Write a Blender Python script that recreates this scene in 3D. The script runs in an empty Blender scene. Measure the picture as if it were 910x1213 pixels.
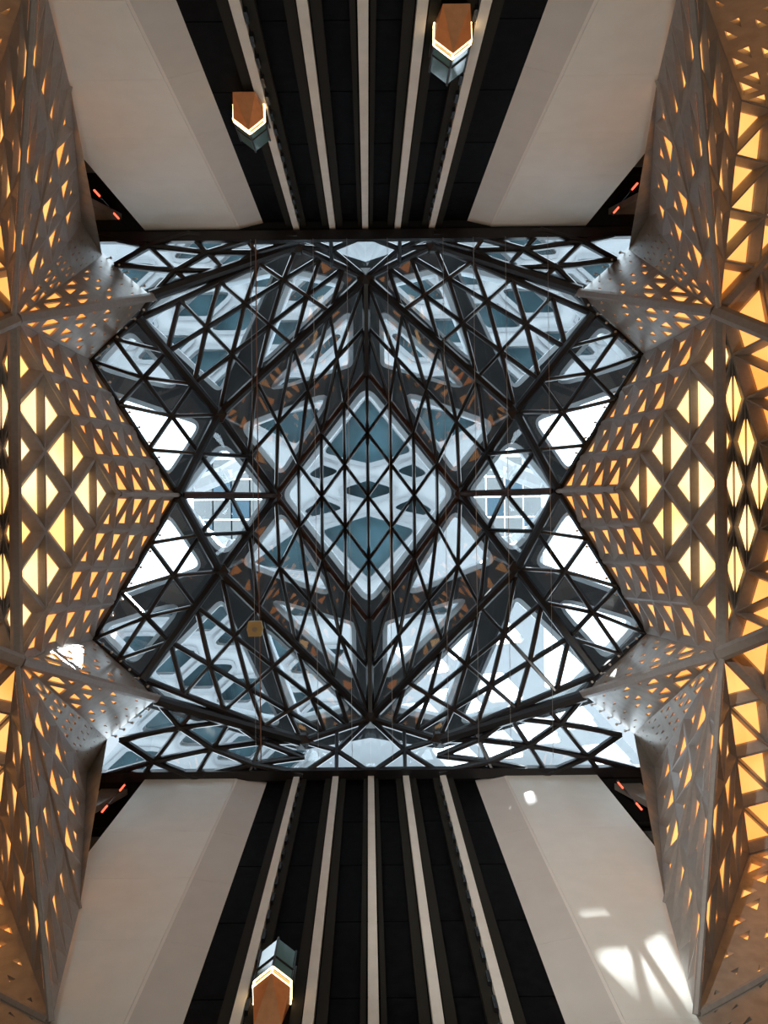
import bpy, math, random
from mathutils import Vector, Matrix
from mathutils.geometry import delaunay_2d_cdt
random.seed(7)
scn = bpy.context.scene
COL = scn.collection

# ------------------------------------------------------------------ camera
# straight up from just above the atrium floor: +X is picture right, +Y picture down
F = 950.0          # focal length in pixels of the 910 x 1213 frame
EYE = 1.5
cam_d = bpy.data.cameras.new('camera')
cam = bpy.data.objects.new('camera', cam_d)
COL.objects.link(cam)
cam_d.sensor_fit = 'AUTO'
cam_d.sensor_width = 36.0
cam_d.lens = F * 36.0 / 1213.0
cam_d.shift_x = (455.0 - 436.0) / 1213.0
cam_d.shift_y = -(606.5 - 582.0) / 1213.0
cam_d.clip_end = 500
cam.location = (0, 0, EYE)
cam.rotation_euler = (math.pi, 0, math.radians(0.6))
scn.camera = cam

# ------------------------------------------------------------------ sky, sun, exposure
world = bpy.data.worlds.new('sky')
scn.world = world
world.use_nodes = True
wn = world.node_tree
wbg = wn.nodes['Background']
wbg.inputs['Color'].default_value = (0.80, 0.91, 1.0, 1)
wbg.inputs['Strength'].default_value = 5.0

sun_d = bpy.data.lights.new('sun', 'SUN')
sun = bpy.data.objects.new('sun', sun_d)
COL.objects.link(sun)
sun_d.energy = 26.0
sun_d.angle = math.radians(0.5)
sun_d.color = (1.0, 0.96, 0.90)
SUN_DIR = Vector((0.085, -0.17, 1.0)).normalized()      # towards the sun
sun.rotation_euler = SUN_DIR.to_track_quat('Z', 'Y').to_euler()
sun.location = (0, 0, 90)

scn.view_settings.view_transform = 'Standard'
scn.view_settings.look = 'None'
scn.view_settings.gamma = 1.0
scn.view_settings.use_curve_mapping = False
scn.view_settings.exposure = 0.0

def uplight(name, loc, target, power, colour, size, spot):
    d = bpy.data.lights.new(name, 'SPOT')
    d.energy = power
    d.color = colour
    d.spot_size = math.radians(spot)
    d.spot_blend = 0.6
    d.shadow_soft_size = size
    o = bpy.data.objects.new(name, d)
    COL.objects.link(o)
    o.location = loc
    o.rotation_euler = (Vector(target) - Vector(loc)).to_track_quat('-Z', 'Y').to_euler()
    return o
# fill spots added at floor level to brighten the tall walls and lattice
for sx in (-1, 1):
    for sy in (-1, 1):
        uplight('floor_uplight', (sx * 9.0, sy * 10.5, 0.4), (sx * 5.5, -sy * 13.2, 26), 4500, (0.98, 0.96, 0.86), 0.2, 50)
    uplight('floor_uplight', (sx * 10.5, 0, 0.4), (-sx * 12.5, 0, 27), 1500, (1.0, 0.76, 0.55), 0.2, 60)

# stronger fill spot added in place of sunlight on the lower right wall
uplight('fill_floodlight', (-9.0, -10.0, 0.4), (8.9, 13.8, 33), 22000, (1.0, 0.96, 0.90), 0.2, 28)

# ------------------------------------------------------------------ materials
def mat(name, col, rough=0.5, metal=0.0, spec=0.5, noise=0.0, scale=3.0, emit=None, estr=0.0, bump=0.0):
    m = bpy.data.materials.new(name)
    m.use_nodes = True
    nt = m.node_tree
    b = nt.nodes['Principled BSDF']
    b.inputs['Base Color'].default_value = (*col, 1)
    b.inputs['Roughness'].default_value = rough
    b.inputs['Metallic'].default_value = metal
    b.inputs['Specular IOR Level'].default_value = spec
    if noise > 0 or bump > 0:
        tc = nt.nodes.new('ShaderNodeTexCoord')
        n = nt.nodes.new('ShaderNodeTexNoise')
        n.inputs['Scale'].default_value = scale
        n.inputs['Detail'].default_value = 6
        nt.links.new(tc.outputs['Object'], n.inputs['Vector'])
        r = nt.nodes.new('ShaderNodeValToRGB')
        r.color_ramp.elements[0].position = 0.3
        r.color_ramp.elements[1].position = 0.7
        r.color_ramp.elements[0].color = (*[c * (1 - noise) for c in col], 1)
        r.color_ramp.elements[1].color = (*[min(1, c * (1 + noise)) for c in col], 1)
        nt.links.new(n.outputs['Fac'], r.inputs['Fac'])
        nt.links.new(r.outputs['Color'], b.inputs['Base Color'])
        if bump > 0:
            bp = nt.nodes.new('ShaderNodeBump')
            bp.inputs['Strength'].default_value = bump
            nt.links.new(n.outputs['Fac'], bp.inputs['Height'])
            nt.links.new(bp.outputs['Normal'], b.inputs['Normal'])
    if emit:
        b.inputs['Emission Color'].default_value = (*emit, 1)
        b.inputs['Emission Strength'].default_value = estr
    return m

def glow_mat(name, c0, c1, strength, scale=0.35):
    """backlit translucent sheet: uneven glow from lamps standing behind it"""
    m = bpy.data.materials.new(name)
    m.use_nodes = True
    nt = m.node_tree
    b = nt.nodes['Principled BSDF']
    b.inputs['Base Color'].default_value = (*c0, 1)
    b.inputs['Roughness'].default_value = 0.6
    tc = nt.nodes.new('ShaderNodeTexCoord')
    n = nt.nodes.new('ShaderNodeTexNoise')
    n.inputs['Scale'].default_value = scale
    n.inputs['Detail'].default_value = 1
    nt.links.new(tc.outputs['Object'], n.inputs['Vector'])
    r = nt.nodes.new('ShaderNodeValToRGB')
    r.color_ramp.elements[0].position = 0.35
    r.color_ramp.elements[1].position = 0.65
    r.color_ramp.elements[0].color = (*c0, 1)
    r.color_ramp.elements[1].color = (*c1, 1)
    nt.links.new(n.outputs['Fac'], r.inputs['Fac'])
    nt.links.new(r.outputs['Color'], b.inputs['Emission Color'])
    b.inputs['Emission Strength'].default_value = strength
    return m

def glass_mat(name, tint, refl=1.0, ior=1.5):
    m = bpy.data.materials.new(name)
    m.use_nodes = True
    nt = m.node_tree
    nt.nodes.remove(nt.nodes['Principled BSDF'])
    out = nt.nodes['Material Output']
    tr = nt.nodes.new('ShaderNodeBsdfTransparent')
    tr.inputs['Color'].default_value = (*tint, 1)
    gl = nt.nodes.new('ShaderNodeBsdfGlossy')
    gl.inputs['Roughness'].default_value = 0.02
    gl.inputs['Color'].default_value = (refl, refl, refl, 1)
    # Schlick reflectance, the same from either face of the thin pane
    ge = nt.nodes.new('ShaderNodeNewGeometry')
    dt = nt.nodes.new('ShaderNodeVectorMath'); dt.operation = 'DOT_PRODUCT'
    nt.links.new(ge.outputs['Incoming'], dt.inputs[0]); nt.links.new(ge.outputs['Normal'], dt.inputs[1])
    ab = nt.nodes.new('ShaderNodeMath'); ab.operation = 'ABSOLUTE'
    nt.links.new(dt.outputs['Value'], ab.inputs[0])
    om = nt.nodes.new('ShaderNodeMath'); om.operation = 'SUBTRACT'; om.inputs[0].default_value = 1.0
    nt.links.new(ab.outputs[0], om.inputs[1])
    pw = nt.nodes.new('ShaderNodeMath'); pw.operation = 'POWER'; pw.inputs[1].default_value = 5.0
    nt.links.new(om.outputs[0], pw.inputs[0])
    fr = nt.nodes.new('ShaderNodeMath'); fr.operation = 'MULTIPLY_ADD'
    fr.inputs[1].default_value = 0.7; fr.inputs[2].default_value = 0.045
    nt.links.new(pw.outputs[0], fr.inputs[0])
    mx = nt.nodes.new('ShaderNodeMixShader')
    nt.links.new(fr.outputs[0], mx.inputs[0])
    nt.links.new(tr.outputs[0], mx.inputs[1])
    nt.links.new(gl.outputs[0], mx.inputs[2])
    nt.links.new(mx.outputs[0], out.inputs['Surface'])
    return m

M = {}
M['lattice'] = mat('lattice_grey_paint', (0.32, 0.30, 0.28), 0.42, 0.0, 0.5, 0.08, 6)
M['plate'] = mat('plate_grey_metal', (0.36, 0.34, 0.305), 0.36, 0.25, 0.5, 0.16, 2.2)
M['glow_bright'] = glow_mat('backlit_sheet_bright', (1.0, 0.50, 0.15), (1.0, 0.68, 0.34), 2.3)
M['glow'] = glow_mat('backlit_sheet_amber', (1.0, 0.33, 0.065), (1.0, 0.47, 0.14), 1.5)
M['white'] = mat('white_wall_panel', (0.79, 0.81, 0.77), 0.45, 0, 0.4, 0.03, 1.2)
M['return'] = mat('return_wall_panel', (0.62, 0.61, 0.58), 0.6, 0, 0.25, 0.03, 1.2)  # white panel colour darkened, shade of the return face put into it
M['white_edge'] = mat('white_edge_trim', (0.80, 0.78, 0.74), 0.5)
M['black'] = mat('black_metal', (0.008, 0.0085, 0.010), 0.38, 0.0, 0.5)
M['mullion'] = mat('black_mullion', (0.008, 0.0085, 0.010), 0.30, 0.0, 0.6)
M['rust'] = mat('dark_bronze_beam', (0.05, 0.022, 0.014), 0.4, 0.2, 0.5, 0.4, 5)
M['dark'] = mat('black_lift_wall', (0.004, 0.004, 0.0045), 0.6, 0, 0.04, 0.6, 2.5)
M['recess'] = mat('dark_recess', (0.010, 0.011, 0.011), 0.7, 0, 0.2)
M['slab'] = mat('balcony_slab', (0.12, 0.14, 0.14), 0.6)
M['rail'] = mat('white_rail', (0.72, 0.71, 0.66), 0.5, 0, 0.4, 0.05, 2)
M['channel'] = mat('dark_rail_channel', (0.022, 0.021, 0.017), 0.7, 0.0, 0.08)
M['exo'] = mat('grey_exoskeleton', (0.060, 0.068, 0.074), 0.34, 0.1, 0.5, 0.1, 0.5)
M['rim'] = mat('pale_opening_rim', (0.74, 0.79, 0.82), 0.35)
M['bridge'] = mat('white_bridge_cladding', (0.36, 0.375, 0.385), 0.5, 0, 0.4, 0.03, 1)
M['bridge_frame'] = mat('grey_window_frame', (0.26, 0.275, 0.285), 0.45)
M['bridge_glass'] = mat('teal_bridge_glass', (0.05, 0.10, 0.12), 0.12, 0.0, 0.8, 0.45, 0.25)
M['glass'] = glass_mat('roof_glass', (0.93, 0.965, 0.98), 1.0)
M['lift_glass'] = mat('lift_teal_glass', (0.10, 0.20, 0.20), 0.08, 0.0, 0.8)
M['copper'] = mat('copper_lift_base', (0.62, 0.28, 0.12), 0.35, 0.35, 0.5, 0.1, 4)
M['lift_light'] = mat('lift_light_strip', (1, 0.8, 0.5), 0.5, emit=(1.0, 0.66, 0.30), estr=7)
M['red'] = mat('red_lamp', (0.8, 0.1, 0.05), 0.5, emit=(1.0, 0.12, 0.06), estr=2.2)
M['steel'] = mat('steel_cable', (0.42, 0.44, 0.44), 0.35, 0.7)
M['rope'] = mat('brown_rope', (0.24, 0.13, 0.08), 0.8)
M['yellow'] = mat('yellow_block', (0.50, 0.42, 0.20), 0.5)
M['pin'] = mat('pale_pin', (0.8, 0.8, 0.76), 0.3)
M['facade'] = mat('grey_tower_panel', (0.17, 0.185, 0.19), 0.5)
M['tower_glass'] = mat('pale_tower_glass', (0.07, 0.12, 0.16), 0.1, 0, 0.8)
M['floor'] = mat('stone_floor', (0.42, 0.36, 0.30), 0.35, 0, 0.5, 0.1, 1)

# ------------------------------------------------------------------ helpers
def P(u, v, h):
    return Vector((u * h / F, v * h / F, h + EYE))

def obj(name, verts, faces, m, parent=None, smooth=False):
    me = bpy.data.meshes.new(name)
    me.from_pydata([tuple(v) for v in verts], [], faces)
    me.materials.append(m)
    me.update()
    if smooth:
        for p in me.polygons:
            p.use_smooth = True
    o = bpy.data.objects.new(name, me)
    COL.objects.link(o)
    if parent is not None:
        o.parent = parent
    return o

def empty(name, loc=(0, 0, 0)):
    o = bpy.data.objects.new(name, None)
    COL.objects.link(o)
    o.location = loc
    o.empty_display_size = 0.3
    return o

def struct(o):
    o['kind'] = 'structure'
    return o

def tag(o, label, cat, group=None):
    o['label'] = label
    o['category'] = cat
    if group:
        o['group'] = group
    return o

class MB:
    def __init__(self):
        self.v, self.f = [], []
    def add(self, vs, fs):
        n = len(self.v)
        self.v += [Vector(x) for x in vs]
        self.f += [tuple(i + n for i in f) for f in fs]
    def box(self, x0, x1, y0, y1, z0, z1):
        self.add([(x0, y0, z0), (x1, y0, z0), (x1, y1, z0), (x0, y1, z0), (x0, y0, z1), (x1, y0, z1), (x1, y1, z1), (x0, y1, z1)],
                 [(0, 3, 2, 1), (4, 5, 6, 7), (0, 1, 5, 4), (1, 2, 6, 5), (2, 3, 7, 6), (3, 0, 4, 7)])
    def bar(self, a, b, w, d, up=Vector((0, 0, 1)), ext=0.0):
        """bar whose top lies on a-b and which hangs d below, with slightly chamfered underside"""
        a, b = Vector(a), Vector(b)
        t = (b - a).normalized()
        a, b = a - t * ext, b + t * ext
        s = t.cross(up)
        if s.length < 1e-4:
            s = Vector((1, 0, 0))
        s.normalize()
        n = s.cross(t).normalized()
        if n.dot(up) < 0:
            n = -n
        vs = []
        for p in (a, b):
            vs += [p - s * w / 2, p + s * w / 2, p + s * w / 2 - n * d * .7, p + s * w * .25 - n * d, p - s * w * .25 - n * d, p - s * w / 2 - n * d * .7]
        fs = [(0, 1, 2, 3, 4, 5), (11, 10, 9, 8, 7, 6)]
        for i in range(6):
            j = (i + 1) % 6
            fs.append((i, i + 6, j + 6, j))
        self.add(vs, fs)
    def tube(self, a, b, r, n=6):
        a, b = Vector(a), Vector(b)
        t = (b - a).normalized()
        s = t.orthogonal().normalized()
        k = t.cross(s)
        vs = []
        for p in (a, b):
            for i in range(n):
                an = 2 * math.pi * i / n
                vs.append(p + (s * math.cos(an) + k * math.sin(an)) * r)
        fs = [tuple(range(n - 1, -1, -1)), tuple(range(n, 2 * n))]
        for i in range(n):
            j = (i + 1) % n
            fs.append((i, j, j + n, i + n))
        self.add(vs, fs)
    def prism(self, pts, d):
        """polygon given as points, thickened by vector d"""
        n = len(pts)
        vs = [Vector(p) for p in pts] + [Vector(p) + d for p in pts]
        fs = [tuple(range(n)), tuple(range(2 * n - 1, n - 1, -1))]
        for i in range(n):
            j = (i + 1) % n
            fs.append((i, i + n, j + n, j))
        self.add(vs, fs)
    def ball(self, c, r):
        c = Vector(c)
        vs = [c + Vector((0, 0, r)), c - Vector((0, 0, r))]
        for k in (0.5, -0.5):
            for i in range(6):
                a = i * math.pi / 3
                q = math.sqrt(1 - k * k)
                vs.append(c + Vector((math.cos(a) * r * q, math.sin(a) * r * q, k * r)))
        fs = []
        for i in range(6):
            j = (i + 1) % 6
            fs += [(0, 2 + i, 2 + j), (2 + i, 8 + i, 8 + j, 2 + j), (1, 8 + j, 8 + i)]
        self.add(vs, fs)
    def build(self, name, m, parent=None, smooth=False):
        return obj(name, self.v, self.f, m, parent, smooth)

EYE_P = Vector((0, 0, EYE))

def roundpoly(pts, r, seg=5):
    out = []
    n = len(pts)
    for i in range(n):
        p = Vector(pts[i]); a = Vector(pts[i - 1]); b = Vector(pts[(i + 1) % n])
        da, db = (a - p), (b - p)
        la, lb = da.length, db.length
        da.normalize(); db.normalize()
        ang = da.angle(db)
        t = min(r / math.tan(ang / 2), la * .45, lb * .45)
        q0, q1 = p + da * t, p + db * t
        for k in range(seg + 1):
            s = k / seg
            out.append(tuple(q0 * (1 - s) ** 2 + p * 2 * s * (1 - s) + q1 * s * s))
    return out

def area2(p):
    return sum(p[i - 1][0] * p[i][1] - p[i][0] * p[i - 1][1] for i in range(len(p)))

def inset(poly, d):
    """offset towards the inside by d"""
    sgn = 1 if area2(poly) > 0 else -1
    n = len(poly)
    out = []
    for i in range(n):
        a = Vector(poly[i - 1]); p = Vector(poly[i]); b = Vector(poly[(i + 1) % n])
        t = (b - a)
        if t.length < 1e-6:
            out.append(tuple(p)); continue
        t.normalize()
        out.append((p.x - t.y * d * sgn, p.y + t.x * d * sgn))
    return out

def inpoly(x, y, poly):
    c = False
    n = len(poly)
    j = n - 1
    for i in range(n):
        xi, yi = poly[i]; xj, yj = poly[j]
        if (yi > y) != (yj > y) and x < (xj - xi) * (y - yi) / (yj - yi) + xi:
            c = not c
        j = i
    return c

def holed_plate(outer, holes, hfun, thick, step):
    """a curved slab over the outline (ray coordinates) with openings; returns verts, faces"""
    pts, edges = [], []
    def addloop(lp):
        n0 = len(pts)
        for p in lp:
            pts.append(Vector((p[0], p[1])))
        for i in range(len(lp)):
            edges.append((n0 + i, n0 + (i + 1) % len(lp)))
    addloop(outer)
    for h in holes:
        addloop(h)
    xs = [p[0] for p in outer]; ys = [p[1] for p in outer]
    x = min(xs) + step / 2
    while x < max(xs):
        y = min(ys) + step / 2
        while y < max(ys):
            if inpoly(x, y, outer) and not any(inpoly(x, y, h) for h in holes):
                pts.append(Vector((x, y)))
            y += step
        x += step
    vo, eo, fo, *_ = delaunay_2d_cdt(pts, edges, [], 0, 1e-4)
    keep = []
    for f in fo:
        cx = sum(vo[i].x for i in f) / len(f); cy = sum(vo[i].y for i in f) / len(f)
        if inpoly(cx, cy, outer) and not any(inpoly(cx, cy, h) for h in holes):
            keep.append(tuple(f))
    n = len(vo)
    verts = [P(p.x, p.y, hfun(p.x, p.y)) for p in vo]
    verts += [v + Vector((0, 0, thick)) for v in verts]
    faces = [tuple(f) for f in keep] + [tuple(i + n for i in reversed(f)) for f in keep]
    cnt = {}
    for f in keep:
        for i in range(len(f)):
            a, b = f[i], f[(i + 1) % len(f)]
            k = (min(a, b), max(a, b))
            cnt[k] = cnt.get(k, 0) + 1
    for (a, b), c in cnt.items():
        if c == 1:
            faces.append((a, b, b + n, a + n))
    return verts, faces

# ================================================================== floor and dark enclosure
m = MB(); m.box(-24, 24, -20, 20, -0.3, 0)
struct(m.build('floor', M['floor']))
TOPZ = 39.3 + EYE
YB, YF = -12.9, 13.9           # broad faces of the white walls (picture top / picture bottom)

for nm, sx in (('wall_outer_left', -1), ('wall_outer_right', 1)):
    m = MB(); x = sx * 24
    m.box(min(x, x + sx * .3), max(x, x + sx * .3), -20, 20, 0, TOPZ + .3)
    struct(m.build(nm, M['recess']))
for nm, sy in (('wall_outer_back', -1), ('wall_outer_front', 1)):
    m = MB(); y = sy * 20
    m.box(-24, 24, min(y, y + sy * .3), max(y, y + sy * .3), 0, TOPZ + .3)
    struct(m.build(nm, M['recess']))

# ================================================================== lift walls and white walls
RAILX = [-3.62, -1.72, 0.0, 1.70, 3.50]
def lift_side(nm, sgn, Y, order):
    yb = Y + sgn * 0.32                     # black wall plane, set back behind the white walls
    root = struct(empty(nm, (0, yb, 0)))
    cols = [-5.2] + RAILX + [5.2]
    zs = [0, 9, 16, 20, 24, 28, 32, 36, TOPZ]
    for i in range(len(cols) - 1):
        for k in range(len(zs) - 1):
            mb = MB()
            mb.box(cols[i] + .03, cols[i + 1] - .03, min(0, sgn * .12), max(0, sgn * .12), zs[k] + .03, zs[k + 1] - .03)
            mb.build('dark_panel', M['dark'], root)
    mb = MB(); mb.box(-5.6, 5.6, min(sgn * .3, sgn * .5), max(sgn * .3, sgn * .5), 0, TOPZ)
    mb.build('backing', M['recess'], root)
    # white walls either side: broad face, canted return and pale corner strip
    for sx in (-1, 1):
        side = 'left' if sx < 0 else 'right'
        w = struct(empty(nm + '_' + side, (sx * 8.8, Y, 0)))
        xi, xo, xr = sx * 6.50, sx * 11.0, sx * 5.10
        if sgn < 0:
            xi, xo, xr = sx * 6.15, sx * 10.8, sx * 5.0
        off = Vector((sx * 8.8, Y, 0))
        hs = [0, 8, 14, 18.5, 22.5, 26.5, 30.5, 34.5, TOPZ]
        for k in range(len(hs) - 1):
            mb = MB()
            a = Vector((xi + sx * .07, Y, hs[k] + .006)) - off; b = Vector((xo, Y, hs[k] + .006)) - off
            dz = Vector((0, 0, hs[k + 1] - hs[k] - .012))
            mb.prism([a, b, b + dz, a + dz], Vector((0, sgn * .3, 0)))
            mb.build('wall_panel', M['white'], w)
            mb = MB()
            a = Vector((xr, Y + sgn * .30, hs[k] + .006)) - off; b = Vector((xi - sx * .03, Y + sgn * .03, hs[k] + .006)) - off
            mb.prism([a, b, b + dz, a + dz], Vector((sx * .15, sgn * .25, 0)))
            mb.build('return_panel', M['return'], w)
        mb = MB()
        a = Vector((xi - sx * .03, Y + sgn * .03, 0)) - off; b = Vector((xi + sx * .06, Y, 0)) - off
        mb.prism([a, b, b + Vector((0, 0, TOPZ)), a + Vector((0, 0, TOPZ))], Vector((0, sgn * .25, 0)))
        mb.build('corner_strip', M['white_edge'], w)
    # guide rails
    words = ['leftmost', 'second from left', 'middle', 'second from right', 'rightmost']
    where = 'upper' if sgn < 0 else 'lower'
    for i, x in enumerate(RAILX):
        if sgn < 0:
            x *= 0.93
        r = empty('guide_rail', (x, yb - sgn * .1, 0))
        tag(r, 'white vertical lift guide rail, %s of five on the %s black lift wall' % (words[i], where), 'rail', 'lift guide rails on the %s wall' % where)
        mb = MB(); mb.box(-.145, .145, -.28, .0, 0, TOPZ) if sgn > 0 else mb.box(-.145, .145, .0, .28, 0, TOPZ)
        mb.build('white_strip', M['rail'], r)
        for s in (-1, 1):
            mb = MB()
            x0, x1 = s * .20, s * (.50 if abs(x) > .5 else .36)
            y0, y1 = (-.16, 0.05) if sgn > 0 else (-.05, .16)
            mb.box(min(x0, x1), max(x0, x1), y0, y1, 0, TOPZ)
            mb.build('side_channel', M['channel'], r)
        if abs(x) > 2.5:
            z = 16.0
            sgx = -1 if x > 0 else 1
            while z < 40:
                mb = MB()
                mb.box(min(sgx * .17, sgx * .27), max(sgx * .17, sgx * .27), -.3 if sgn > 0 else .02, -.02 if sgn > 0 else .3, z, z + .55)
                mb.build('bracket', M['black'], r)
                z += 1.15
lift_side('wall_back', -1, YB, 0)
lift_side('wall_front', 1, YF, 1)

# ================================================================== folded lattice walls
def cell(mb, pane, tri, scale, slope, reveal, flat, nrm, pull=None):
    """one triangular lattice cell: rib flanks, reveal and lit sheet"""
    c = (tri[0] + tri[1] + tri[2]) / 3
    if flat:
        i0 = [c + (p - c) * scale for p in tri]
        i1 = i0
    else:
        ridge = .93
        i0 = [c + (p - c) * ridge for p in tri]
        c1 = c.lerp(pull, .42) if pull is not None else c      # lit pairs sit close to the rib they share
        i1 = [c1 + (p - c1) * scale - nrm * slope for p in tri]
    i2 = [(p - nrm * reveal) for p in i1]
    rings = [tri, i0] if flat else [tri, i0, i1]
    rings.append(i2)
    vs = [p for r in rings for p in r]
    fs = []
    for k in range(len(rings) - 1):
        for i in range(3):
            j = (i + 1) % 3
            fs.append((k * 3 + i, k * 3 + j, k * 3 + 3 + j, k * 3 + 3 + i))
    mb.add(vs, fs)
    pane.add([p - nrm * .001 for p in i2], [(0, 1, 2)])

def facing(a, b, c):
    n = (b - a).cross(c - a).normalized()
    if n.dot(EYE_P - (a + b + c) / 3) < 0:
        n = -n
    return n

def tri_cells(V, n):
    a, b, c = V
    def q(i, j):
        return a + (b - a) * (i / n) + (c - a) * (j / n)
    out = []
    for i in range(n):
        for j in range(n - i):
            out.append(((q(i, j), q(i + 1, j), q(i, j + 1)), ((i + .33) / n, (j + .33) / n)))
            if i + j < n - 1:
                out.append(((q(i + 1, j), q(i + 1, j + 1), q(i, j + 1)), ((i + .67) / n, (j + .67) / n)))
    return out

def quad_cells(V, n, mm, flip=False):
    a, b, c, d = V
    def q(i, j):
        s, t = i / n, j / mm
        return a * (1 - s) * (1 - t) + b * s * (1 - t) + c * s * t + d * (1 - s) * t
    out = []
    for i in range(n):
        for j in range(mm):
            p = [q(i, j), q(i + 1, j), q(i + 1, j + 1), q(i, j + 1)]
            st = ((i + .5) / n, (j + .5) / mm)
            if flip:
                out += [((p[0], p[1], p[3]), st), ((p[1], p[2], p[3]), st)]
            else:
                out += [((p[0], p[1], p[2]), st), ((p[0], p[2], p[3]), st)]
    return out

PAIR = {'bc': ((1, 2), (0, 2)), 'ac': ((0, 2), (0, 1)), 'ab': ((0, 1), (1, 2))}
def deep_facet(root, cells, scale, slope, reveal, glow, split=None):
    far, farp = MB(), MB()          # panels beyond the edge of the picture
    for tri, st in cells:
        sc = scale(st) if callable(scale) else scale
        nrm = facing(*tri)
        L = min((tri[i] - tri[i - 1]).length for i in range(3))
        mb, pn = MB(), MB()
        k = min(1.0, L / 1.6)
        pull = None
        if split:
            e = PAIR[split][0 if abs(st[0] * 4 % 1 - .33) < .05 else 1]
            pull = (tri[e[0]] + tri[e[1]]) / 2
        uv = [(abs(p.x) * F / (p.z - EYE), p.y * F / (p.z - EYE)) for p in tri]
        if min(p[0] for p in uv) > 480 or min(abs(p[1]) for p in uv) > 625:
            cell(far, farp, tri, sc, slope * k, reveal * k, False, nrm, pull)
            continue
        cell(mb, pn, tri, sc, slope * k, reveal * k, False, nrm, pull)
        o = mb.build('lattice_panel', M['lattice'], root)
        pn.build('lit_pane', M[glow], o)
    if far.v:
        o = far.build('outer_panels', M['lattice'], root)
        farp.build('outer_lit_panes', M[glow], o)

def plate_facet(root, cells, scale, reveal, glow='glow', depth=.25):
    mb, pn = MB(), MB()
    for tri, st in cells:
        sc = scale(st)
        nrm = facing(*tri)
        if sc <= 0.02:
            mb.add(tri, [(0, 1, 2)])
        else:
            cell(mb, pn, tri, sc, 0, reveal, True, nrm)
    o = mb.build('perforated_plate', M['plate'], root)
    if pn.v:
        pn.build('backlight', M[glow], o)
    return o

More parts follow.
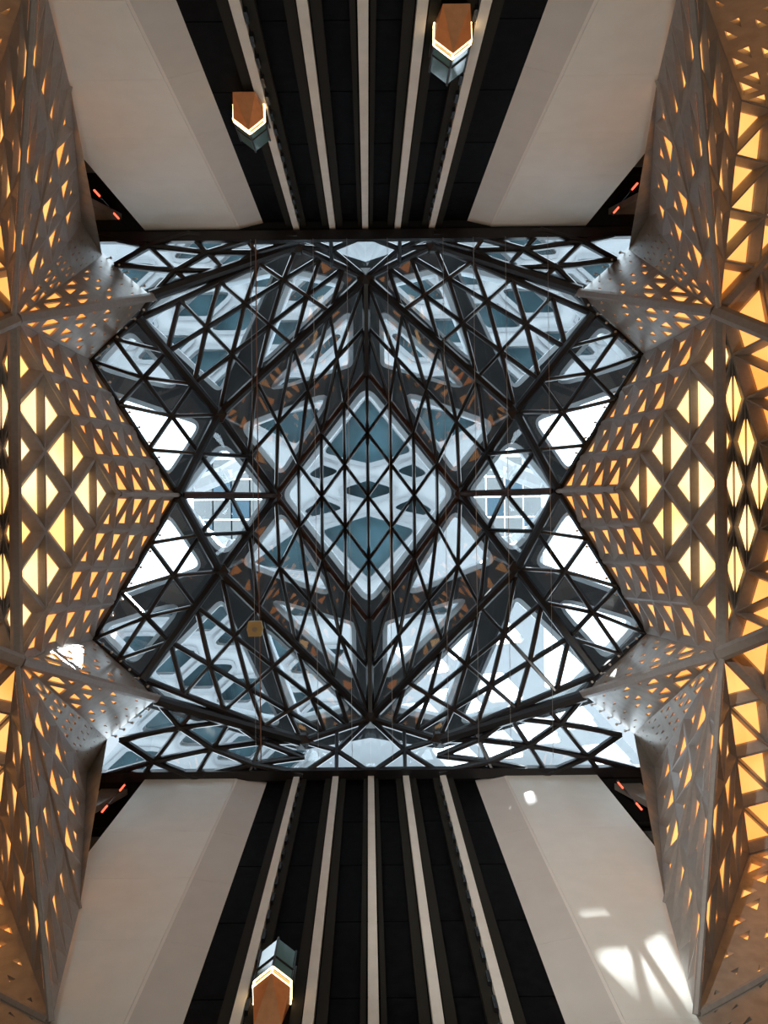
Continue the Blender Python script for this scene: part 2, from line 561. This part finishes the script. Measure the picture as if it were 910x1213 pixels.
def lattice_wall(nm, sx):
    root = struct(empty(nm, (0, 0, 0)))
    def V(u, v, h):
        return P(sx * u, v, h)
    A = {'t': V(418, -207.5, 27), 'b': V(418, 196, 27)}
    C = V(296, 0, 34); T = V(224, 2, 39); D = V(478, 0, 26.2)
    tip = {'t': V(253, -233, 39), 'b': V(253, 243, 39)}
    S = {'t': V(327, -159, 39), 'b': V(327, 172, 39)}
    U = {'t': V(312, -283, 39), 'b': V(312, 290, 39)}
    Vv = {'t': V(336, -322, 36), 'b': V(336, 330, 37)}
    Mm = {'t': V(348, -484, 25.2), 'b': V(347, 490, 26.8)}
    K = {'t': V(386, -640, 19.0), 'b': V(382, 625, 21.0)}
    N = {'t': V(447, -459, 25.8), 'b': V(447, 435, 29.5)}
    Q = {'t': V(607, -412, 28), 'b': V(607, 394, 30)}
    E = {'t': V(735, -72, 20), 'b': V(735, 68, 20)}
    R = {'t': V(619, -515, 23), 'b': V(619, 496, 26)}
    W = {'t': V(456, -735, 16.5), 'b': V(456, 723, 18)}
    # front facet with the big lit triangles
    deep_facet(root, tri_cells((C, A['t'], A['b']), 4), .61, .22, .05, 'glow_bright', 'bc')
    deep_facet(root, tri_cells((D, A['t'], A['b']), 4), .56, .26, .06, 'glow_bright', 'bc')
    deep_facet(root, tri_cells((D, E['t'], E['b']), 4), .68, .40, .10, 'glow')
    for q in 'tb':
        a = A[q]
        deep_facet(root, quad_cells((a, C, T, S[q]), 4, 4, True), lambda st: .60 - .22 * st[1], .17, .03, 'glow')
        deep_facet(root, tri_cells((a, D, E[q]), 4), .70, .40, .10, 'glow')
        deep_facet(root, tri_cells((a, N[q], Q[q]), 4), .70, .40, .10, 'glow')
        deep_facet(root, tri_cells((a, Q[q], E[q]), 4), .68, .40, .10, 'glow')
        deep_facet(root, tri_cells((a, Vv[q], Mm[q]), 4), lambda st: .56 - .30 * (st[0]), .12, .03, 'glow', 'ac')
        deep_facet(root, tri_cells((a, Mm[q], K[q]), 4), lambda st: .54 - .22 * (st[0] + st[1]), .12, .03, 'glow', 'ac')
        deep_facet(root, tri_cells((a, N[q], K[q]), 4), lambda st: .58 - .22 * st[1], .12, .03, 'glow', 'ac')
        plate_facet(root, tri_cells((a, tip[q], U[q]), 5), lambda st: max(0, .78 - .70 * (st[0] + st[1])), .08)
        plate_facet(root, tri_cells((a, tip[q], S[q]), 5), lambda st: max(0, .78 - .68 * (st[0] + st[1])), .08)
        plate_facet(root, tri_cells((a, U[q], Vv[q]), 6), lambda st: max(0, .70 - .62 * (st[0] + st[1])), .10)
        plate_facet(root, tri_cells((U[q], Vv[q], Mm[q]), 3), lambda st: .04, .1)
        plate_facet(root, tri_cells((N[q], K[q], R[q]), 5), lambda st: max(0, .62 - .55 * st[0] - .2 * st[1]), .16)
        plate_facet(root, tri_cells((N[q], Q[q], R[q]), 5), lambda st: .6, .16)
        plate_facet(root, tri_cells((R[q], K[q], W[q]), 5), lambda st: max(0, .45 - .4 * (st[0])), .16)
        # raised ridges along the folds
        for (p0, p1, w, d) in ((a, tip[q], .42, .30), (a, K[q], .18, .2), (a, E[q], .50, .36), (a, Q[q], .36, .26), (a, Mm[q], .16, .14), (a, C, .22, .16), (K[q], R[q], .22, .2)):
            mb = MB()
            mid = (p0 + p1) / 2
            up = (mid - EYE_P).normalized()
            mb.bar(p0 + up * .12, p1 + up * .05, w, d, up)
            mb.build('ridge_rib', M['lattice'], root)
        # pins along the edge that meets the glass
        for (p0, p1, n) in ((tip[q], U[q], 6), (tip[q], S[q], 7), (S[q], T, 9)):
            for i in range(n):
                p = p0.lerp(p1, (i + .5) / n)
                inw = Vector((-sx, 0, 0))
                mb = MB()
                mb.tube(p, p + inw * .22 + Vector((0, 0, -.1)), .025, 4)
                mb.ball(p + inw * .26 + Vector((0, 0, -.12)), .075)
                mb.build('edge_pin', M['pin'], root)
    mb = MB()
    up = (A['t'] - EYE_P).normalized(); up.y = 0; up.normalize()
    mb.bar(A['t'] + up * .12, A['b'] + up * .12, .40, .30, up)
    mb.build('ridge_rib', M['lattice'], root)
    mb = MB(); mb.bar(C + Vector((0, 0, .05)), T, .22, .18)
    mb.build('ridge_rib', M['lattice'], root)
    return root
lattice_wall('wall_left', -1)
lattice_wall('wall_right', 1)

# ================================================================== glass roof
RV = {}
for q, s in (('t', -1), ('b', 1)):
    vals = {'I': (0, -142 if s < 0 else 156, 45), 'Wn': (175, -92 if s < 0 else 93, 42), 'P': (0, -252 if s < 0 else 268, 43),
            'Q': (81, -290 if s < 0 else 294, 41), 'R': (268, -207 if s < 0 else 219, 39.2), 'S': (327, -159 if s < 0 else 172, 39.05),
            'tip': (253, -233 if s < 0 else 243, 39.05), 'Z1': (81, -303 if s < 0 else 333, 39.3), 'Z0': (0, -302 if s < 0 else 333, 39.3),
            'G': (336, -308 if s < 0 else 337, 39.3)}
    for k, (u, v, h) in vals.items():
        for sx in (-1, 1):
            RV[k, q, sx] = P(sx * u, v, h)
for sx in (-1, 1):
    RV['E', sx] = P(sx * 109, 4, 45)
    RV['T', sx] = P(sx * 224, 2, 39.05)

def pane(root, tri, shrink=.02):
    c = sum(tri, Vector()) / len(tri)
    mb = MB()
    mb.prism([p + (c - p) * shrink for p in tri], Vector((0, 0, .04)))
    mb.build('pane', M['glass'], root)

def line(root, pts, w, d, name='mullion', m='mullion'):
    mb = MB()
    for a, b in zip(pts[:-1], pts[1:]):
        mb.bar(a, b, w, d, ext=w * .25)
    mb.build(name, M[m], root)

def quad_roof(root, V, n, mm, flip, w, d):
    a, b, c, e = V
    def q(i, j):
        s, t = i / n, j / mm
        return a * (1 - s) * (1 - t) + b * s * (1 - t) + c * s * t + e * (1 - s) * t
    for tri, st in quad_cells(V, n, mm, flip):
        pane(root, tri)
    for i in range(1, n):
        line(root, [q(i, j) for j in range(mm + 1)], w, d)
    for j in range(1, mm):
        line(root, [q(i, j) for i in range(n + 1)], w, d)
    for k in range(-mm + 1, n) if not flip else range(1, n + mm):
        pts = []
        for i in range(n + 1):
            j = (i - k) if not flip else (k - i)
            if 0 <= j <= mm:
                pts.append(q(i, j))
        if len(pts) > 1:
            line(root, pts, w, d)

def tri_roof(root, V, n, w, d):
    a, b, c = V
    def q(i, j):
        return a + (b - a) * (i / n) + (c - a) * (j / n)
    for tri, st in tri_cells(V, n):
        pane(root, tri)
    for k in range(1, n):
        line(root, [q(k, 0), q(k, n - k)], w, d)
        line(root, [q(0, k), q(n - k, k)], w, d)
        line(root, [q(k, 0), q(0, k)], w, d)

def stag_roof(root, V, n, r, w, d):
    """upright mullions with diagonals crossing between them; every other upright is staggered by half a row"""
    a, b, c, e = V
    def pt(s, t):
        return a * (1 - s) * (1 - t) + b * s * (1 - t) + c * s * t + e * (1 - s) * t
    def Ev(i, j):
        return pt(i / n, j / r)
    def Od(i, j):
        return pt(i / n, (j + .5) / r)
    for k in range(1, n, 2):
        tris = [(Ev(k - 1, 0), Ev(k + 1, 0), Od(k, 0)), (Ev(k - 1, r), Ev(k + 1, r), Od(k, r - 1))]
        for m_ in (k - 1, k + 1):
            for j in range(r):
                tris.append((Ev(m_, j), Ev(m_, j + 1), Od(k, j)))
                line(root, [Ev(m_, j), Od(k, j), Ev(m_, j + 1)], w, d)
            for j in range(r - 1):
                tris.append((Od(k, j), Od(k, j + 1), Ev(m_, j + 1)))
        for t in tris:
            pane(root, t)
        line(root, [pt(k / n, 0), pt(k / n, 1)], w * .85, d * .8)
    for k in range(2, n, 2):
        line(root, [Ev(k, 0), Ev(k, r)], w * .85, d * .8)

ceiling = struct(empty('ceiling'))
win = {}
win['t'] = struct(empty('window_1')); win['b'] = struct(empty('window_2'))
win[-1] = struct(empty('window_3')); win[1] = struct(empty('window_4'))
MW, MD = .19, .34
quad_roof(ceiling, (RV['I', 't', 1], RV['E', 1], RV['I', 'b', 1], RV['E', -1]), 4, 4, False, MW, MD)
for sx in (-1, 1):
    for q in 'tb':
        I, Wn, Pp, Qq, Rr, Ss, tp, Z1, Z0, G = [RV[k, q, sx] for k in ('I', 'Wn', 'P', 'Q', 'R', 'S', 'tip', 'Z1', 'Z0', 'G')]
        E, T = RV['E', sx], RV['T', sx]
        quad_roof(ceiling, (I, E, Wn, Pp), 4, 2, True, MW, MD)
        quad_roof(ceiling, (Pp, Wn, Rr, Qq), 4, 3, True, MW * 1.1, MD)
        tri_roof(win[sx], (T, E, Wn), 2, MW * 1.1, MD)
        quad_roof(win[sx], (T, Wn, Rr, Ss), 2, 3, True, MW, MD)
        stag_roof(win[q], (tp, Qq, Z1, G), 4, 2, .27, .36)
        stag_roof(win[q], (Pp, Qq, Z1, Z0), 2, 1, .22, .3)
        pane(ceiling, (Rr, tp, Qq), .01)
        # heavy beams along the creases
        for a, b, w, m_ in ((I, E, .30, 'rust'), (E, Wn, .44, 'black'), (Wn, Pp, .46, 'black'), (Wn, Rr, .46, 'black'), (Wn, T, .42, 'black'),
                            (Pp, Qq, .36, 'black'), (Qq, tp, .50, 'black'), (Rr, Qq, .30, 'black'), (Rr, Ss, .25, 'black'), (Rr, tp, .25, 'black'), (Ss, T, .25, 'black')):
            mb = MB(); mb.bar(a, b, w, w * 1.1, ext=.1)
            mb.build('beam', M[m_], ceiling)
    mb = MB(); mb.bar(RV['E', sx], RV['T', sx], .34, .4)
    mb.build('beam', M['rust'], ceiling)
for q in 'tb':
    mb = MB(); mb.bar(RV['P', q, 1], RV['I', q, 1], .42, .6, ext=.1)
    mb.build('beam', M['black'], ceiling)
    mb = MB()
    y = RV['Z0', q, 1].y
    sg = 1 if q == 'b' else -1
    mb.box(-13.8, 13.8, min(y - sg * .22, y + sg * .25), max(y - sg * .22, y + sg * .25), TOPZ - .3, TOPZ + .15)
    mb.build('edge_beam', M['black'], win[q])
    # dark soffit between the glass and the lift wall
    mb = MB()
    mb.box(-13.8, 13.8, min(y + sg * .25, sg * 20), max(y + sg * .25, sg * 20), TOPZ + .02, TOPZ + .3)
    mb.build('soffit', M['recess'], win[q])
for key, m_ in ((('E', -1), 'rust'), (('E', 1), 'rust')):
    mb = MB(); mb.ball(RV[key] - Vector((0, 0, .2)), .42)
    mb.build('joint', M[m_], ceiling)
for sx in (-1, 1):
    for q in 'tb':
        for k, r in (('Wn', .55), ('Q', .5)):
            mb = MB(); mb.ball(RV[k, q, sx] - Vector((0, 0, .15)), r)
            mb.build('joint', M['black'], ceiling)
for q in 'tb':
    mb = MB(); mb.ball(RV['P', q, 1] - Vector((0, 0, .15)), .6)
    mb.build('joint', M['black'], ceiling)
# dark slab closing the roof from the lattice edge out to the outer walls
for sx in (-1, 1):
    ring = [RV['G', 't', sx], P(sx * 316, -284, 39.3), P(sx * 258, -233, 39.3), P(sx * 332, -159, 39.3), P(sx * 229, 2, 39.3), P(sx * 332, 172, 39.3), P(sx * 258, 243, 39.3), P(sx * 316, 290, 39.3), RV['G', 'b', sx]]
    ring = [Vector((p.x, p.y, TOPZ + .05)) for p in ring]
    poly = [(p.x, p.y) for p in ring] + [(sx * 24, 20), (sx * 24, -20)]
    poly.insert(len(ring), (sx * 13.6, 20)); poly.append((sx * 13.6, -20))
    pts = [Vector(p) for p in poly]
    vo, eo, fo, *_ = delaunay_2d_cdt(pts, [(i, (i + 1) % len(pts)) for i in range(len(pts))], [], 0, 1e-4)
    fo = [f for f in fo if inpoly(sum(vo[i].x for i in f) / 3, sum(vo[i].y for i in f) / 3, poly)]
    n = len(vo)
    vs = [(p.x, p.y, TOPZ + .06) for p in vo] + [(p.x, p.y, TOPZ + .3) for p in vo]
    fs = [tuple(f) for f in fo] + [tuple(i + n for i in reversed(f)) for f in fo]
    fs += [(i, (i + 1) % n, (i + 1) % n + n, i + n) for i in range(n)]
    struct(obj('ceiling_slab', vs, fs, M['recess']))

# ================================================================== exoskeleton above the glass
def h2(u, v):
    return 50.0 - 4.2 * (u * u + v * v) / 90000.0
quad_holes = {
    'H1': ([(328, -150), (281, -197), (206, -114)], 15),
    'H2': ([(318, -128), (193, -84), (238, -16), (318, -92)], 14),
    'H4': ([(154, -80), (34, -124), (103, -16)], 12),
    'H6': ([(132, -113), (15, -222), (16, -148)], 10),
    'H7': ([(138, -136), (88, -266), (18, -250)], 10),
    'H8': ([(270, -208), (234, -241), (102, -270), (174, -116)], 10),
}
holes2 = []
for sx in (-1, 1):
    for sy in (-1, 1):
        for k, (pts, r) in quad_holes.items():
            pp = [(sx * u, v if sy < 0 else -v * 1.03 + 3) for u, v in pts]
            holes2.append(roundpoly(pp, r, 6))
    holes2.append(roundpoly([(sx * 172, -66), (sx * 116, 4), (sx * 171, 82), (sx * 230, 6)], 20, 6))
holes2.append(roundpoly([(0, -128), (103, 3), (0, 138), (-103, 3)], 16, 6))
outer2 = [(390, -190), (262, -242), (81, -298), (0, -272), (-81, -298), (-262, -242), (-390, -190), (-390, 205), (-262, 254), (-82, 306), (0, 292), (82, 306), (262, 254), (390, 205)]
exo = empty('exoskeleton_frame', P(0, 0, 49))
tag(exo, 'grey exoskeleton frame with rounded openings just above the glass roof', 'frame')
off = exo.location
vs, fs = holed_plate(outer2, holes2, h2, 1.1, 26)
obj('frame_shell', [v - off for v in vs], fs, M['exo'], exo)
for sx in (-1, 1):
    for q in 'tb':
        p = RV['Wn', q, sx] + Vector((0, 0, .1)) - off
        mb = MB(); mb.tube(p, p + Vector((0, 0, 7.2)), .16, 8)
        mb.build('support_post', M['black'], exo)
for hp in holes2:
    ins = inset(hp, 5.5)
    n = len(hp)
    vs = []
    for (p, dz) in ((hp, .28), (ins, .40), (ins, 1.3), (hp, 1.3)):
        for (u, v) in p:
            b = P(u, v, h2(u, v))
            vs.append(b + Vector((0, 0, dz)) - off)
    fs = []
    for k in range(3):
        for i in range(n):
            j = (i + 1) % n
            fs.append((k * n + i, k * n + j, k * n + n + j, k * n + n + i))
    obj('opening_rim', vs, fs, M['rim'], exo)

# ================================================================== white bridge of the towers higher up
H3 = 66.0
def lens(cu, cv, a, b, tilt):
    c, s = math.cos(tilt), math.sin(tilt)
    pts = [(-a, 0), (0, -b), (a, 0), (0, b)]
    return roundpoly([(cu + x * c - y * s, cv + x * s + y * c) for x, y in pts], 5, 3)
lens3 = []          # (polygon, glazed)
for pts in ([(0, -112), (53, -46), (0, -33), (-53, -46)], [(0, 29), (56, 46), (0, 104), (-56, 46)], [(38, -1), (0, -13), (-38, -1), (0, 10)]):
    lens3.append((roundpoly(pts, 5, 3), True))
for sx in (-1, 1):
    lens3.append((roundpoly([(sx * 72, -20), (sx * 54, -32), (sx * 31, -24), (sx * 55, -15)], 4, 3), True))
    lens3.append((roundpoly([(sx * 77, 23), (sx * 54, 9), (sx * 26, 20), (sx * 66, 29)], 4, 3), True))
    lens3.append((roundpoly([(sx * 142, -86), (sx * 52, -101), (sx * 84, -56)], 6, 3), True))
    if sx < 0:
        lens3.append((roundpoly([(sx * 142, 86), (sx * 52, 96), (sx * 84, 46)], 6, 3), True))
def ok_lens(poly, others, gap=6):
    for (u, v) in poly:
        for o, _ in others:
            if inpoly(u, v, o):
                return False
    for o, _ in others:
        for (u, v) in o:
            if inpoly(u, v, poly):
                return False
            for (a, b) in poly:
                if abs(a - u) < gap and abs(b - v) < gap:
                    return False
    return True
def in_bridge(u, v):
    return abs(u) < 330 and -325 < v < 345
for sx in (-1, 1):
    for sy in (-1, 1):
        tilt = math.radians(20) * (-sx if True else sx)
        tilt = math.radians(21) * sx
        for row in range(0, 9):
            for col in range(-1, 5):
                u0 = 62 + col * 88 + (row % 2) * 44
                v0 = 104 + row * 34
                cu, cv = sx * u0, sy * v0 + (u0 - 62) * math.tan(abs(tilt)) * 1.0 - (40 if sy > 0 else 0)
                br = sx > 0 and sy > 0 and cv > 158
                pl = lens(cu, cv, 40, 15.5 if not br else 19, tilt)
                if cu * sx < 34 or (abs(cv) < 118) or not all(in_bridge(u, v) for u, v in pl):
                    continue
                if ok_lens(pl, lens3):
                    lens3.append((pl, not br))
for pts in ([(136, 127), (150, 130), (140, 136)], [(121, 126), (131, 128), (124, 133)]):  # added slots, shaped to drop small sun patches on the wall
    lens3 = [(l, g) for l, g in lens3 if not any(inpoly(u, v, l) for u, v in pts) and not any(inpoly(u, v, [(110, 118), (162, 118), (162, 142), (110, 142)]) for u, v in l)]
    slots3 = globals().get('slots3', []) + [pts]
big3 = [roundpoly([(-176, -70), (-104, 4), (-176, 88), (-192, 112), (-336, 112), (-336, -112), (-196, -112)], 8, 4),
        roundpoly([(176, -70), (104, 4), (146, 60), (147, 106), (184, 108), (186, 68), (207, 66), (207, 235), (336, 235), (336, -112), (196, -112)], 3, 4)]  # right opening notched so that a sun patch lands on the wall
lens3 = [(l, g) for l, g in lens3 if not any(inpoly(u, v, b) for b in big3 for u, v in l) and not any(inpoly(u, v, l) for b in big3 for u, v in b)]
outer3 = [(-345, -335), (345, -335), (345, 352), (-345, 352)]
h3 = lambda u, v: H3 - 3.0 * (u * u + v * v) / 90000.0
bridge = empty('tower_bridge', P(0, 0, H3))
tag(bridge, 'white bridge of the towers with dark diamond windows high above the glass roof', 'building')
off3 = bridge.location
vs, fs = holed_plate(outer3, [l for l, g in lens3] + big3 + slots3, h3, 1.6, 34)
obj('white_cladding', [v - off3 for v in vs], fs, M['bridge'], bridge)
for l, g in lens3:
    if not g:
        continue
    n = len(l)
    lo = [P(u, v, h3(u, v)) + Vector((0, 0, .7)) - off3 for u, v in l]
    mb = MB(); mb.prism(lo, Vector((0, 0, .1)))
    mb.build('window_glass', M['bridge_glass'], bridge)
    fr_o = inset(l, -5.0)
    mb = MB()
    ring = [P(u, v, h3(u, v)) - off3 for u, v in fr_o] + [P(u, v, h3(u, v)) - off3 for u, v in l]
    vs = [p + Vector((0, 0, .02)) for p in ring[:n]] + [p + Vector((0, 0, -.22)) for p in ring[:n]] + [p + Vector((0, 0, -.22)) for p in ring[n:]] + [p + Vector((0, 0, .5)) for p in ring[n:]]
    fs = [(k * n + i, k * n + (i + 1) % n, (k + 1) * n + (i + 1) % n, (k + 1) * n + i) for k in range(3) for i in range(n)]
    obj('window_frame', vs, fs, M['bridge_frame'], bridge)

for sx in (-1, 1):
    for sy in (-1, 1):
        mb = MB()
        x, y = sx * 22.5, sy * 18.6
        mb.box(x - .7, x + .7, y - .7, y + .7, TOPZ + .3, 61.2)
        o = mb.build('corner_column', M['bridge'], bridge)
        o.data.transform(Matrix.Translation(-off3))
# pale tower facades seen through the two side openings
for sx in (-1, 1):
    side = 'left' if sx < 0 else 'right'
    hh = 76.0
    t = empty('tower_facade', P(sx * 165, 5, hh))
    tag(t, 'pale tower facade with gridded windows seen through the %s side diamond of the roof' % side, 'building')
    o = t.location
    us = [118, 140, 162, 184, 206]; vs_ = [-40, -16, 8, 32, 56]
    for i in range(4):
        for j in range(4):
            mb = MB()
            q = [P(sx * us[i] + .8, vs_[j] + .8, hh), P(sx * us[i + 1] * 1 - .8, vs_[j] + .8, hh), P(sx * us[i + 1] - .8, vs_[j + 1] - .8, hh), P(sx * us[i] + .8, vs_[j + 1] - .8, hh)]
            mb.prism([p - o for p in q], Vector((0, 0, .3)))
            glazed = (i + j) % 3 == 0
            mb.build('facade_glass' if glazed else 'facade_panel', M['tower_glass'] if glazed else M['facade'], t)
    mb = MB()
    pts = [(95, -74), (130, -44), (168, -22), (205, -8), (240, 0)]
    for a, b in zip(pts[:-1], pts[1:]):
        mb.bar(P(sx * a[0], a[1], 72) - o, P(sx * b[0], b[1], 71) - o, 1.5, 1.2, ext=.25)
    mb.build('sweeping_member', M['bridge'], t)
    mb = MB()
    pts = [(235, 22), (205, 44), (170, 62), (135, 70), (100, 72)]
    for a, b in zip(pts[:-1], pts[1:]):
        mb.bar(P(sx * a[0], a[1], 72) - o, P(sx * b[0], b[1], 71) - o, 1.3, 1.2, ext=.25)
    mb.build('sweeping_member', M['bridge'], t)

# ================================================================== balconies and red lamps in the dark corners
def recess(nm, sx, sgn, Y):
    root = struct(empty(nm, (sx * 13.5, Y + sgn * 3.5, 0)))
    for k in range(7):
        z = 17 + k * 3.6
        mb = MB(); mb.box(-2.6, 2.6, -1.4, 1.4, z, z + .35)
        mb.build('balcony_slab', M['slab'], root)
        mb = MB()
        for i in range(7):
            mb.box(-2.4 + i * .8, -2.36 + i * .8, -sgn * 1.38 - .02, -sgn * 1.38 + .02, z + .35, z + 1.3)
        mb.box(-2.5, 2.5, -sgn * 1.38 - .03, -sgn * 1.38 + .03, z + 1.3, z + 1.36)
        mb.build('railing', M['channel'], root)
    o = root.location
    mb = MB()
    a = Vector((sx * 13.2, Y + sgn * .5, 39.2 + EYE)); b = Vector((sx * 11.9, Y + sgn * .5, 39.2 + EYE)); c = Vector((sx * 13.2, Y + sgn * .5, 35.6 + EYE))
    mb.prism([p - o for p in (a, b, c)], Vector((0, sgn * .3, 0)))
    mb.build('corner_brace', M['plate'], root)
for nm, sx, sgn in (('wall_recess_back_left', -1, -1), ('wall_recess_back_right', 1, -1), ('wall_recess_front_left', -1, 1), ('wall_recess_front_right', 1, 1)):
    recess(nm, sx, sgn, YB if sgn < 0 else YF)
def unroll(px, py):
    dx, dy = px - 436, py - 582
    t = math.radians(.6)
    return dx * math.cos(t) - dy * math.sin(t), dx * math.sin(t) + dy * math.cos(t)
lamp_px = [(115, 229, 'upper left', 'outer'), (138, 256, 'upper left', 'inner'), (752, 221, 'upper right', 'outer'), (730, 249, 'upper right', 'inner'),
           (124, 958, 'lower left', 'outer'), (145, 933, 'lower left', 'inner'), (757, 955, 'lower right', 'outer'), (735, 930, 'lower right', 'inner')]
for px, py, where, which in lamp_px:
    u, v = unroll(px, py)
    Yl = ((YB - .3) if v < 0 else (YF + .3)) * (1.0 if which == 'outer' else 0.982)
    h = Yl * F / v
    c = P(u, v, h)
    L = empty('red_lamp', c)
    tag(L, 'small red tube lamp, %s of two in the %s dark corner' % (which, where), 'lamp', 'red lamps in the dark corners')
    mb = MB(); mb.tube((0, 0, -.36), (0, 0, .36), .045, 8); mb.build('tube', M['red'], L)
    mb = MB(); mb.tube((0, 0, .32), (0, 0, .45), .09, 8); mb.build('cap', M['black'], L)
    mb = MB(); mb.tube((0, 0, .45), (0, 0, TOPZ + .02 - c.z), .012, 4); mb.build('suspension_wire', M['black'], L)

# ================================================================== lift cars
def lift(x, y, z, sgn, label):
    """sgn: +1 the car's prow points to +Y"""
    r = empty('lift_car', (x, y, z))
    tag(r, label, 'lift', 'glass lift cars')
    w, pr = .50, .85
    plan = [(-w, 0), (-w * 1.02, .45), (0, pr), (w * 1.02, .45), (w, 0)]
    plan = [(a, b * sgn) for a, b in plan]
    lo = [(-.36, .05 * sgn), (.36, .05 * sgn)]
    z1, z2, z3 = .95, 1.22, 2.55
    vs = [(a, b, 0) for a, b in lo] + [(a, b, z1) for a, b in plan]
    fs = [(0, 2, 3), (0, 3, 4), (0, 4, 1), (1, 4, 5), (1, 5, 6), (0, 1, 6, 2), (2, 3, 4, 5, 6)]
    obj('faceted_base', vs, fs, M['copper'], r)
    mb = MB(); mb.prism([(a * .93, b * .93, z1 + .01) for a, b in plan], Vector((0, 0, z2 - z1)))
    mb.build('lit_cabin', mat_cabin, r)
    for zz in (.5, 2.2):
        mb = MB(); mb.box(-.14, .14, min(0, -sgn * .18), max(0, -sgn * .18), zz, zz + .25)
        mb.build('guide_shoe', M['black'], r)
    for zz in (z1 + .02, z2 + .02):
        mb = MB()
        for a, b in zip(plan[:-1], plan[1:]):
            mb.tube((a[0], a[1], zz), (b[0], b[1], zz), .022, 5)
        mb.build('light_strip', M['lift_light'], r)
    for a, b in plan:
        mb = MB(); mb.tube((a, b, z1), (a, b, z2), .03, 5)
        mb.build('lit_post', M['lift_light'], r)
    mb = MB(); mb.prism([(a, b, z2 + .05) for a, b in plan], Vector((0, 0, z3 - z2)))
    g = mb.build('glass_body', M['lift_glass'], r)
    for a, b in plan:
        mb = MB(); mb.tube((a, b, z2), (a, b, z3 + .1), .035, 5)
        mb.build('frame_post', M['black'], g)
    mb = MB()
    for a, b in zip(plan[:-1], plan[1:]):
        mb.tube((a[0], a[1], z2 + .5), (b[0], b[1], z2 + .5), .04, 5)
    mb.build('glazing_bar', M['black'], g)
mat_cabin = mat('lift_cabin', (0.35, 0.22, 0.12), 0.5, emit=(1.0, 0.5, 0.18), estr=.35)
def place_lift(px, py, Y, sgn, label):
    u, v = unroll(px, py)
    h = Y * F / v
    p = P(u, v, h)
    lift(p.x, Y, p.z, sgn, label)
place_lift(289, 107, YB + .08, 1, 'copper bottomed glass lift beside the leftmost rail on the upper lift wall')
place_lift(541, 2, YB + .08, 1, 'copper bottomed glass lift at the top between the two right rails')
place_lift(317, 1217, YF - .02, -1, 'copper bottomed glass lift low on the lower lift wall beside its leftmost rail')

# ================================================================== rigging cables across the void
def cable(u, v0, v1, h, r, m_, label, sag=0.0):
    a, b = P(u, v0, h), P(u, v1, h)
    o = a.copy()
    mb = MB()
    n = 8
    pts = [a.lerp(b, i / n) + Vector((0, 0, -sag * 4 * (i / n) * (1 - i / n))) - o for i in range(n + 1)]
    for p, q in zip(pts[:-1], pts[1:]):
        mb.tube(p, q, r, 5)
    c = mb.build('cable', M[m_])
    c.location = o
    tag(c, label, 'cable', 'rigging cables under the roof')
names = ['first', 'second', 'third', 'fourth', 'fifth', 'sixth', 'seventh', 'eighth']
for i, u in enumerate((-136, -62, -22, 26, 92, 128, 166, 216)):
    cable(u, -300, 318, 38.6, .012, 'steel', 'thin steel rigging cable crossing under the roof, %s from the left' % names[i])
cable(-130, -300, 318, 38.4, .03, 'rope', 'brown rope running beside the leftmost steel cable')
p = P(-136, 162, 38.05)
b = empty('rigging_block', p)
tag(b, 'small yellow rigging block hanging on the leftmost cable', 'block')
mb = MB(); mb.prism([(-.3, -.35, 0), (.3, -.35, 0), (.38, 0, 0), (.3, .35, 0), (-.3, .35, 0), (-.38, 0, 0)], Vector((0, 0, .35))); mb.build('housing', M['yellow'], b)
mb = MB(); mb.tube((0, 0, -.08), (0, 0, .5), .12, 8); mb.build('wheel', M['steel'], b)
